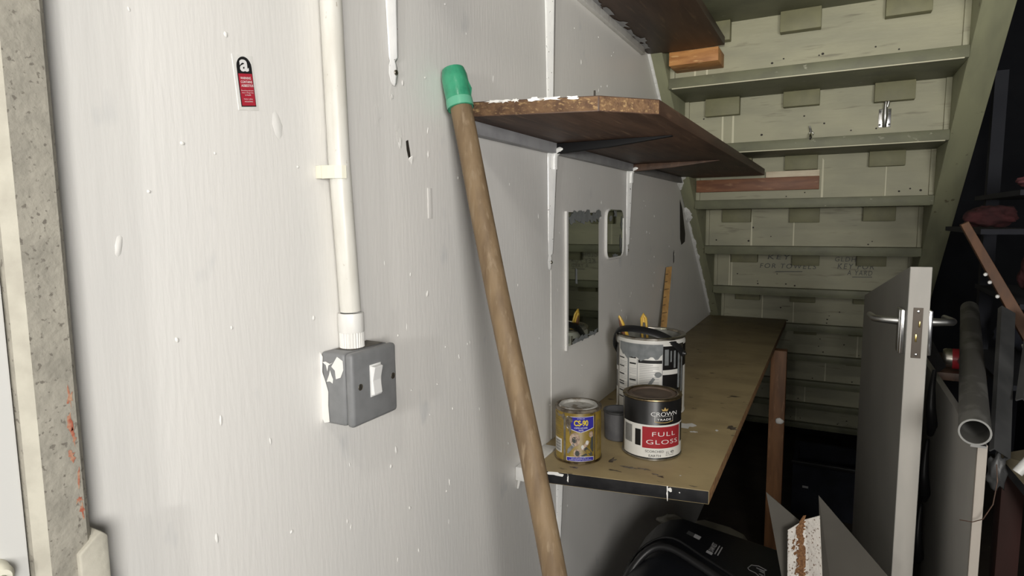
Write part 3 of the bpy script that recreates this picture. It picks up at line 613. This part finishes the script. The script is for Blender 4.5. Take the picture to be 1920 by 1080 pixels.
cpoly('dark_smear', P2, [(fb-70, zb(.92)), (fb-34, zb(.92)), (fb-38, zb(.80)), (fb-46, zb(.86)), (fb-56, zb(.84)), (fb-62, zb(.88))], 'gunk', t2, .0008)
# big open paint tin
c3 = (.127, 1.432); R3 = .0800; H3 = .184
t3 = thing('paint_tin', (*c3, z0), 'large open paint tin with black plastic handle and grey drips behind the others', 'paint tin')
lathe('body', [(0, 0), (R3-.001, 0), (R3+.001, .001), (R3+.001, .004), (R3, .005), (R3, H3-.012), (R3-.0015, H3-.010), (R3-.0015, H3-.001), (R3-.0035, H3-.001), (R3-.0035, H3-.012), (R3-.004, .07), (0, .07)], (*c3, z0), 'can_white', t3, 72)
mesh_in = lathe('inside_wall', [(R3-.0039, H3-.004), (R3-.0048, .072), (0, .0705)], (*c3, z0), 'inside_grey', t3, 56)
lathe('top_rim', [(R3-.009, H3-.004), (R3-.008, H3), (R3-.001, H3+.001), (R3+.001, H3-.001), (R3+.001, H3-.004), (R3-.001, H3-.006)], (*c3, z0), 'tin', t3, 64, closed=True)
P3 = cylp(c3, R3); zc = lambda f: z0+H3*f; fc = -75.4
for q_ in ((fc+20, fc+52, zc(.0), zc(.54)), (fc+20, fc+52, zc(.60), zc(.90)), (fc+66, fc+90, zc(.62), zc(.90)), (fc-84, fc-66, zc(.58), zc(.88)), (fc-80, fc-72, zc(.3), zc(.52))): cpatch('black_label', P3, [q_], 'can_black', t3, .0003)
for q_ in ((fc+52, fc+66, zc(0), zc(.92)), (fc-68, fc-64, zc(.02), zc(.92))): cpatch('metal_seam', P3, [q_], 'tin', t3, .0003)
cpatch('label_bar', P3, [(fc-62, fc-48, zc(v), zc(v+.014)) for v in (.71, .60, .50, .40, .37, .28, .2)]+[(fc-36, fc-24, zc(v), zc(v+.018)) for v in (.735, .66, .45, .3)]+[(fc-20, fc+19, zc(.685), zc(.725))], 'black_print', t3, .0006)
cpatch('small_print', P3, [(fc-18, fc+(14 if i % 3 else 4), zc(.66-.022*i), zc(.66-.022*i+.006)) for i in range(22)]+[(fc-60, fc-42, zc(.69-.022*i), zc(.69-.022*i+.005)) for i in range(18) if i % 4]+[(fc-36, fc-23, zc(.62-.02*i), zc(.62-.02*i+.005)) for i in range(15) if i % 5], 'print_grey', t3, .0005)
cpatch('label_frame', P3, [(fc-22, fc-20.8, zc(.1), zc(.73)), (fc+18.8, fc+20, zc(.1), zc(.92))], 'print_grey', t3, .0006)
cpatch('grey_paint_run', P3, [(fc-60, fc+20, lambda t: zc(.765-.030*sin(3.1*t)+.020*sin(19*t)+.012*sin(41*t+1)+.10*max(0, abs(2*t-1)-.8)*5*.5), zc(.925))], 'smear_grey', t3, .0009)
cpatch('grey_drip', P3, [(fc-40, fc-37, zc(.33), zc(.80)), (fc+40, fc+44, zc(.62), zc(.84)), (fc+49, fc+54, zc(.36), zc(.84)), (fc+58, fc+62, zc(.3), zc(.8)), (fc+23, fc+30, zc(.66), zc(.86)), (fc+33, fc+36, zc(.70), zc(.84))], 'smear_grey', t3, .0009)
cpoly('grey_smear', P3, [(fc-8, zc(.36)), (fc-1, zc(.46)), (fc+4, zc(.51)), (fc+8, zc(.49)), (fc+1, zc(.41)), (fc-2, zc(.36))], 'smear_grey', t3, .0010)
cpoly('grey_smear', P3, disc(fc+12.5, zc(.545), 6, .0065, 11), 'smear_grey', t3, .0010)
# black plastic strap handle hooked at both sides, dropped over the front of the rim
a1, a2 = fc-112, fc+62
def C3(sd, dp, z): q = rad(fc); return (c3[0]-sd*sin(q)+dp*cos(q), c3[1]+sd*cos(q)+dp*sin(q), z)      # sideways, toward the viewer, height
zr = z0+H3
pa = spline([C3(-.078, -.030, zc(.72)), C3(-.0865, -.004, zc(.86)), C3(-.080, .018, zr+.004), C3(-.056, .040, zr+.015), C3(-.020, .055, zr+.015), C3(.020, .060, zr+.006), C3(.052, .058, zr-.012), C3(.072, .041, zc(.795))], 4)
tube('handle', pa, .0105, 'black_plastic', t3, 10, flat=(1, .25))
for a in (a1, a2):
    lathe('handle_boss', [(0, .008), (.005, .008), (.0075, .005), (.008, -.002)], P3(a, zc(.785), 0), 'black_plastic', t3, 16, (cos(rad(a)), sin(rad(a)), 0))
lathe('handle_rivet', [(0, .0105), (.003, .010), (.0035, .007)], P3(a2, zc(.785), 0), 'chrome', t3, 12, (cos(rad(a2)), sin(rad(a2)), 0))
# tools standing in the big tin
def yellow_tool(label, base, tip, loop, group):
    b, t = Vector(base), Vector(tip); o = thing('yellow_handled_tool', base, label, 'tool', group)
    d = (t-b)
    tube('blade', [b, b+d*.30], [.003, .004], 'steel_dull', o, 8)
    if loop:
        s = Vector((.85, .3, 0)).normalized()
        arc = [b+d*.3-s*.002, b+d*.55-s*.006, b+d*.80-s*.006, b+d*.93-s*.005, b+d*1.0, b+d*.93+s*.005, b+d*.80+s*.006, b+d*.55+s*.006, b+d*.3+s*.002]
        tube('handle', arc, [.0025, .003, .003, .0038, .0044, .0038, .003, .003, .0025], 'yellow_handle', o, 10)
        mesh('handle_top', [b+d*.86-s*.006, b+d*.86+s*.006, b+d*.97+s*.004, b+d*.97-s*.004]+[q+Vector((0, .003, 0)) for q in (b+d*.86-s*.006, b+d*.86+s*.006, b+d*.97+s*.004, b+d*.97-s*.004)], BF, 'yellow_handle', o, bevel=.001)
    else:
        tube('handle', [b+d*.28, b+d*.5, b+d*.72, b+d*.88, b+d*.97, t], [.004, .0065, .0072, .006, .0036, .0015], 'yellow_handle', o, 12, flat=(1, .75))
        tube('dark_grip', [b+d*.60+Vector((-.003, -.003, 0)), b+d*.8+Vector((-.003, -.003, 0)), b+d*.96+Vector((-.0012, -.001, 0))], [.005, .005, .002], 'brown_wood', o, 8)
yellow_tool('brown and yellow pointed handle leaning out over left rim of the large tin', (.10, 1.44, z0+.075), (.0560, 1.405, 1.172), False, 'tools in the large tin')
yellow_tool('yellow looped handle rising above the back rim of the large tin', (.115, 1.45, z0+.075), (.0915, 1.492, 1.165), True, 'tools in the large tin')
# grey cup behind the tins
cu = thing('grey_cup', (.1225, 1.196, z0), 'small dark grey plastic cup between the two front tins', 'cup')
lathe('body', [(0, 0), (.026, 0), (.028, .002), (.030, .058), (.0305, .060), (.028, .060), (.026, .005), (0, .004)], (.1225, 1.196, z0), 'cup_grey', cu, 40)
lathe('rim', [(.0295, .056), (.0312, .058), (.0312, .061), (.0285, .061)], (.1225, 1.196, z0), 'plastic_grey', cu, 40, closed=True)
# folding rule leaning on the wall
rl = thing('wooden_rule', (.03, 1.97, z0), 'thin yellowish wooden rule leaning upright on wall behind the tins', 'ruler')
rb = Vector((.030, 1.885, z0+.001)); rtp = Vector((.004, 2.090, 1.238))
e1 = Vector((.017, .012, .003)); e2 = Vector((.0018, -.003, .0004))
mesh('rule', [rb, rb+e1, rb+e1+e2, rb+e2, rtp, rtp+e1, rtp+e1+e2, rtp+e2], BF, 'ruler_wood', rl, bevel=.0006)
dd = (rtp-rb)
for i in range(1, 12):
    p = rb+dd*(i/12)+e2*1.02; mesh('rule_mark', [p, p+e1*(.45 if i % 3 else .8), p+e1*(.45 if i % 3 else .8)+dd*.006, p+dd*.006], [(0, 1, 2, 3)], 'black_print', rl)

# ------------------------------------------------------------------ cut-down door on the right
dr = thing('cut_down_door', (.62, 1.68, 0), 'grey flush door with angled top, chrome lever handle and latch edge', 'door')
th = .034
p0 = Vector((.629, 1.30)); p1 = Vector((.594, 2.02)); dv = (p1-p0).normalized(); nv = Vector((-dv.y, dv.x))      # nv points to -x
nv = nv if nv.x > 0 else -nv
def DR(s, t, z): q = p0+dv*s+nv*t; return (q.x, q.y, z)
L = (p1-p0).length
V = [DR(s, t, z) for t in (0, th) for s, z in ((0, .005), (L, .005), (L, 1.178), (0, 1.312))]
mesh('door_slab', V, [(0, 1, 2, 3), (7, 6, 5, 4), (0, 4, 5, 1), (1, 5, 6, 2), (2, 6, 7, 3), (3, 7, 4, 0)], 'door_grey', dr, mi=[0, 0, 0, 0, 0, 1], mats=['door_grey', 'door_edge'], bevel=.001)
def dbox(name, s0, s1, t0, t1, za_, zb_, m, par, bev=0):
    V = [DR(s, t, z) for z in (za_, zb_) for s, t in ((s0, t0), (s1, t0), (s1, t1), (s0, t1))]
    return mesh(name, V, BF, m, par, bevel=bev, autos=40)
lt = dbox('latch_plate', -.0015, 0, .009, .024, 1.146, 1.238, 'latch_plate', dr)
dbox('latch_bolt', -.004, -.001, .018, .0205, 1.203, 1.214, 'brass_dull', lt, .0005)
dbox('dead_bolt', -.003, -.001, .0135, .0165, 1.176, 1.190, 'brass_dull', lt, .0005)
for z in (1.152, 1.231): lathe('screw', [(0, .001), (.002, .0006), (.0024, 0)], DR(-.0015, .0165, z), 'chrome', lt, 10, (-dv.x, -dv.y, 0))
for side in (0, 1):
    sg = -1 if side == 0 else 1; tb = 0 if side == 0 else th
    hp = dbox('handle_plate', .012, .056, tb+sg*.0, tb+sg*.008, 1.149, 1.232, 'chrome', dr, .002)
    dbox('plate_groove', .022, .046, tb+sg*.0075, tb+sg*.0095, 1.151, 1.230, 'steel_dull', hp, .0008)
    hz = 1.208
    tube('lever', [DR(.034, tb+sg*.008, hz), DR(.034, tb+sg*.030, hz+.001), DR(.040, tb+sg*.042, hz+.001), DR(.055, tb+sg*.046, hz), DR(.085, tb+sg*.046, hz-.001), DR(.125, tb+sg*.046, hz-.003)], [.0080, .0066, .0066, .0064, .0062, .0056], 'steel_dull', hp, 14)

# ------------------------------------------------------------------ things behind the door on the right
wb = thing('white_board', (.70, 1.45, 0), 'pale upright panel with bare edge standing right of the cut-down door', 'board')
box('panel', (.712, 1.13, .005), (.724, 1.80, 1.055), 'board_white', wb, .0006)
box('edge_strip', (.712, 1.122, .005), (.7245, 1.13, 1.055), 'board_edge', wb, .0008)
wr = tube('wire', [(.735, 1.115, 1.030), (.737, 1.112, 1.005), (.733, 1.108, .97), (.722, 1.106, .945), (.71, 1.108, .937), (.694, 1.11, .936)], .0008, 'shelf_wood', None, 6)
tag(wr, 'thin brown wire curling over the edge of the pale panel', 'wire')
cbt = thing('black_cable', (.69, 1.6, .6), 'black cable looped between the grey door and pale panel', 'cable')
for i, z in enumerate((1.02, .86, .70)):
    tube('loop', [(.705, 1.52+.03*i, z+.06), (.700, 1.50+.03*i, z+.03), (.698, 1.485+.03*i, z-.01), (.703, 1.49+.03*i, z-.05), (.706, 1.53+.03*i, z-.08), (.704, 1.56+.03*i, z-.06)], [.004, .006, .009, .010, .007, .003], 'black_plastic', cbt, 8)
pv = thing('drain_pipe', (.71, 1.11, 1.07), 'grey plastic pipe with open round end resting on the pale panel', 'pipe')
q0, q1 = Vector((.704, 1.105, 1.0785)), Vector((.838, 2.00, 1.155)); qa = q1-q0
lathe('pipe', [(.0205, 0), (.0205, qa.length), (.0182, qa.length), (.0182, 0)], q0, 'pvc_grey', pv, 32, qa, closed=True)
lathe('cut_rim', [(.0181, -.0006), (.0207, -.0006), (.0207, .0014), (.0181, .0014)], q0, 'pvc_rim', pv, 32, qa, closed=True)
mesh('bracket_bolt', bverts((.700, 1.106, 1.0551), (.72, 1.116, 1.0585)), BF, 'steel_dull', pv)
def channel(name, label, p, q, wd, m, group):
    p, q = Vector(p), Vector(q); t = (q-p).normalized(); s = t.cross(Vector((0, 1, .3))).normalized(); u = s.cross(t)
    prof = [(-.5, .35), (-.5, 0), (.5, 0), (.5, .35), (.42, .35), (.42, .06), (-.42, .06), (-.42, .35)]
    V = [p+s*a*wd+u*b*wd for a, b in prof]+[q+s*a*wd+u*b*wd for a, b in prof]; n = 8
    o = mesh(name, V, [tuple(range(n-1, -1, -1)), tuple(range(n, 2*n))]+[(i, (i+1) % n, (i+1) % n+n, i+n) for i in range(n)], m)
    return tag(o, label, 'channel', group)
channel('plastic_channel', 'dark grey plastic channel hanging just right of the grey pipe', (.760, 1.205, 1.02), (.822, 1.53, 1.215), .028, 'plastic_grey', 'plastic channels')
channel('plastic_channel', 'wider dark plastic channel at the far right of the pipe', (.812, 1.30, 1.08), (.874, 1.54, 1.205), .034, 'plastic_grey', 'plastic channels')
tag(blob('crumpled_sheet', (.757, 1.215, .985), (.012, .012, .030), 'plastic_grey', None, 4, .5, 7, 3), 'torn grey plastic sheet hanging beside the panel edge', 'plastic sheet')
tag(tube('white_tube', [(.776, 1.185, .998), (.808, 1.195, 1.045), (.85, 1.21, 1.105)], .0075, 'white_tube', None, 14), 'white plastic tube slanting up at the right edge', 'tube')
tag(tube('white_rod', [(.800, 1.22, 1.037), (.835, 1.23, 1.068)], .0028, 'white_tube', None, 8), 'thin white rod below the slanting white tube', 'rod')
rk = thing('wire_rack', (.86, 1.5, 1.1), 'corner of a white wire rack at the right edge', 'rack')
tube('rail', [(.842, 1.5, 1.150), (.862, 1.52, 1.105), (.885, 1.54, 1.055)], .0028, 'white_tube', rk, 8)
for i in range(4): tube('bar', [(.846+.011*i, 1.503+.01*i, 1.141-.024*i), (.90+.011*i, 1.51+.01*i, 1.160-.024*i)], .0014, 'white_tube', rk, 6)
rw = thing('peg_rail', (.8, 1.7, 1.2), 'slanting reddish brown wooden rail with small white pegs', 'rail')
ra, rbv = Vector((.757, 1.68, 1.382)), Vector((.872, 1.60, 1.130)); rd = (rbv-ra)
s_ = Vector((.014, 0, .008)); n_ = Vector((0, .02, 0))
mesh('rail', [ra, ra+s_, ra+s_+n_, ra+n_, rbv, rbv+s_*1.5, rbv+s_*1.5+n_, rbv+n_], BF, 'rail_wood', rw, bevel=.001)
for f in (.42, .485, .60): p = ra+rd*f+Vector((-.004, -.006, 0)); lathe('peg', [(0, .010), (.003, .009), (.0042, .005), (.0035, .001), (.002, 0)], p, 'white_print', rw, 14, (-.3, -1, -.1))
cr = thing('drinks_can', (.80, 1.9, 1.02), 'metal can with a red label lying on its side behind the door', 'can')
lathe('body', [(0, 0), (.022, 0), (.025, .003), (.026, .008), (.026, .062), (.024, .068), (0, .068)], (.772, 1.90, 1.035), 'tin', cr, 32, (1, -.12, .03))
lathe('red_label', [(.0263, .020), (.0263, .056)], (.772, 1.90, 1.035), 'can_red', cr, 32, (1, -.12, .03))
lathe('label_disc', [(0, .0275), (.008, .0272), (.011, .0268)], (.810, 1.895, 1.036), 'pink_cloth', cr, 20, (0, -1, .0))
tag(box('shelf_plank', (.735, 1.86, .985), (.86, 2.14, 1.005), 'shelf_wood', None, .001), 'dark plank carrying the can with red label', 'plank')
for i, (nm, c_, r_, m_, lb, ct) in enumerate((
        ('red_cap', (.826, 1.775, 1.400), (.048, .04, .027), 'maroon_cloth', 'dark red cap hanging at top of the peg rail', 'cap'),
        ('pink_cloth', (.925, 1.79, 1.480), (.055, .035, .015), 'pink_cloth', 'folded dusky pink cloth above the dark red cap', 'cloth'),
        ('navy_jacket', (1.06, 1.86, 1.305), (.12, .075, .072), 'navy_cloth', 'dark navy jacket heaped at the right edge', 'jacket'),
        ('maroon_cloth', (.914, 1.775, 1.276), (.026, .03, .052), 'maroon_cloth', 'maroon cloth hanging behind the slanting rail', 'cloth'),
        ('black_bag', (1.0, 1.98, 1.106), (.10, .08, .058), 'navy_cloth', 'black bag in the dark behind the grey pipe', 'bag'))):
    tag(blob(nm, c_, r_, m_, None, 10+i, .35, 5, 4), lb, ct)
rk2 = thing('storage_rack', (1.15, 1.95, 0), 'black storage rack in the dark at the right holding clothes', 'rack')
for z_, x_, e_ in ((1.020, .862, 1.46), (1.205, .88, 1.46), (1.372, .80, .90), (1.458, .865, 1.46)):
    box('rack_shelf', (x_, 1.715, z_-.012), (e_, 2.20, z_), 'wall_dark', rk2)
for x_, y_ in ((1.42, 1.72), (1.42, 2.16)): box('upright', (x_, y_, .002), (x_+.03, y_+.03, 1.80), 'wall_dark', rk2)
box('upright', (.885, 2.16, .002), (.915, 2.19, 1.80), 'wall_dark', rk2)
zp = thing('chrome_zip', (.90, 1.62, 1.24), 'row of small shiny studs on dark cloth beside the maroon cloth', 'studs')
for i in range(6): lathe('stud', [(0, .003), (.002, .0024), (.0028, 0)], (.9045-.0012*i, 1.645, 1.272-.0075*i), 'chrome', zp, 10, (-.2, -1, 0))
tb_ = thing('chipboard_table', (.95, 1.4, .9), 'dull brown tabletop with a dark edge in the lower right corner', 'table')
mesh('top', [(.766, 1.26, 1.000), (.836, 1.13, .922), (1.15, 1.2, .93), (1.1, 1.6, 1.0), (.766, 1.26, .985), (.836, 1.13, .902), (1.15, 1.2, .912), (1.1, 1.6, .985)], BF, 'table_board', tb_, mi=[0, 0, 1, 1, 1, 1], mats=['table_board', 'bench_black'])
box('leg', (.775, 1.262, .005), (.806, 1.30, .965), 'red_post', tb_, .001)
tag(mesh('dark_plank', [(.700, 1.95, 1.11), (.725, 1.95, 1.13), (.775, 1.86, 1.02), (.755, 1.86, 1.0), (.700, 1.97, 1.11), (.725, 1.97, 1.13), (.775, 1.88, 1.02), (.755, 1.88, 1.0)], BF, 'bench_black'), 'black slanting slat behind the pale panel top', 'slat')

# ------------------------------------------------------------------ bottom of the frame
CZ = .022
cs = thing('plastic_case', (.27, 1.33, 0), 'black hard plastic case with grey printed marks standing under the bench', 'case')
ct_ = .672
def CT(u, v, d=0):                                   # sloping lid: u along x, v along y
    return (u, v, ct_-.17*(u-.17)*.35+d)
bm_pts = [(.085, 0), (.072, .42), (.078, .50), (.095, .56), (.120, .61), (.150, .648), (.180, .668), (.21, .677), (.445, .646), (.472, .63), (.482, .60), (.485, .55), (.48, 0)]
prism('shell', bm_pts, XZ, 1.06, 1.455, 'case_plastic', cs, bevel=.016)
def CL(u, v, d=0): return (u, v, .677-(u-.21)*.132+d+.0006)
tube('lid_ridge', spline([(.105, 1.28, .575), (.125, 1.315, .622), (.16, 1.338, .657), (.21, 1.335, .679), (.28, 1.305, .669), (.36, 1.266, .659), (.44, 1.226, .648)], 4), .003, 'black_plastic', cs, 8)
tube('carry_handle', spline([(.135, 1.20, .61), (.15, 1.235, .650), (.18, 1.262, .682), (.22, 1.262, .694), (.28, 1.238, .688), (.35, 1.20, .678), (.40, 1.17, .66)], 4), .008, 'black_plastic', cs, 12)
flatpoly('white_print', CL, [(.248, 1.372), (.262, 1.368), (.264, 1.385), (.249, 1.389)], 'print_grey', cs)
flatpoly('white_print', CL, [(.231, 1.376), (.2475, 1.372), (.2485, 1.389), (.233, 1.393)], 'plastic_grey', cs)
def CU(u, v, d=0): return CL(.290+.012*u+.020*v*.25, 1.325+.052*v-.012*u*.3, d)
text('lettering', 'DAM NEST', lambda u, v, d: CU(-v, u, d), .28, 1.0, -.55, .35, 'print_grey', cs, .0006, bold=.02)
flatpoly('logo_block', lambda u, v, d=0: CU(u, v, d), [(-.5, 0), (.6, 0), (.6, .22), (-.5, .22)], 'print_grey', cs)
for i in (0, 1): flatpoly('print_line', CU, [(.85+.5*i, .2), (1.05+.5*i, .2), (1.05+.5*i, 1.0), (.85+.5*i, 1.0)], 'print_grey', cs)
hp_ = [(0, .2), (.15, .75), (.55, .95), (1.0, .75), (.85, .55), (.45, .62), (.9, .5), (1.0, -.5), (.75, -.45), (.45, -.1), (.1, .0), (0, .2)]
tube('hand_outline', [CL(.372+.036*a, 1.318+.030*b, .0003) for a, b in hp_], .0009, 'print_grey', cs, 5)
for b in (.3, -.12): flatpoly('print_dot', CL, [(.372+.036*a, 1.318+.030*(b+c)) for a, c in ((.62, 0), (.66, .14), (.88, .10), (.92, -.06), (.84, -.12))], 'print_grey', cs)
tbx = thing('plastic_tub', (.27, 1.62, .45), 'pale plastic tub with clip showing above the black case', 'tub')
prism('tub', [(.195, 0), (.20, .585), (.212, .604), (.235, .612), (.30, .606), (.335, .594), (.352, .57), (.355, 0)], XZ, 1.53, 1.595, 'tub_plastic', tbx, bevel=.006)
box('clip', (.308, 1.524, .580), (.322, 1.531, .609), 'flake_white', tbx, .001)
tag(blob('plastic_wrap', (.15, 1.585, .590), (.030, .025, .014), 'tub_plastic', None, 31, .5, 6, 3), 'crumpled pale plastic wrap by the wall under the bench', 'plastic wrap')

fb_ = thing('folded_metal_bracket', (.5, .98, 0), 'folded grey sheet metal bracket with white rust-flecked channel standing in front', 'bracket')
def thin(name, a, b, c, d, m, t=(.0, .0012, 0)):
    t = Vector(t); q = [Vector(v) for v in (a, b, c, d)]
    return mesh(name, q+[v+t for v in q], BF, m, fb_)
# channel: two faces meeting in a valley
thin('channel_face', (.4600, .990, .921), (.483, 1.010, .934), (.510, .975, .20), (.483, .94, .20), 'rusty_white')
thin('channel_face', (.483, 1.010, .934), (.5030, .994, .952), (.562, .950, .20), (.510, .975, .20), 'rusty_white')
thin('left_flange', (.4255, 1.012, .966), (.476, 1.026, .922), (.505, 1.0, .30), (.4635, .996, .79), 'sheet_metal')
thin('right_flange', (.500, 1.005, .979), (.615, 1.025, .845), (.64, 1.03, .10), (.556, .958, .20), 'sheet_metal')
def CF(u, v, d=0):                                   # on the left channel face: u across, v down
    a = Vector((.4600, .990, .921)).lerp(Vector((.483, 1.010, .934)), u); b = Vector((.483, .94, .20)).lerp(Vector((.510, .975, .20)), u)
    return a.lerp(b, v)+Vector((.6, -.75, .1))*d
for i in range(16):
    q_ = random.Random(500+i); v = .004+.0115*i
    splat('rust_patch', CF, .74+.18*(q_.random()-.5), v, .16+.10*q_.random(), .008+.004*q_.random(), 'rust', fb_, 520+i, .0008+.00003*i, a=.6)
for i, (u, v) in enumerate([(.35, .03), (.45, .06), (.3, .045), (.5, .10), (.42, .15), (.2, .2)]): splat('rust_patch', CF, u, v, .09, .005, 'rust', fb_, 560+i, .0008, a=.6)
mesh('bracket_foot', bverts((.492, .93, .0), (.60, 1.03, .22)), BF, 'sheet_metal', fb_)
bc = thing('black_crate', (.5, 3.2, 0), 'black plastic crate on the floor below the lowest steps', 'crate')
boxes('crate', [((.385, 3.08, .002), (.70, 3.10, .26)), ((.385, 3.36, .002), (.70, 3.38, .26)), ((.385, 3.10, .002), (.405, 3.36, .26)), ((.68, 3.10, .002), (.70, 3.36, .26)), ((.405, 3.10, .002), (.68, 3.36, .02))], 'navy_cloth', bc)
box('rim', (.380, 3.072, .245), (.705, 3.082, .262), 'black_plastic', bc, .002)
box('sticker', (.43, 3.0785, .135), (.455, 3.0795, .145), 'print_grey', bc)
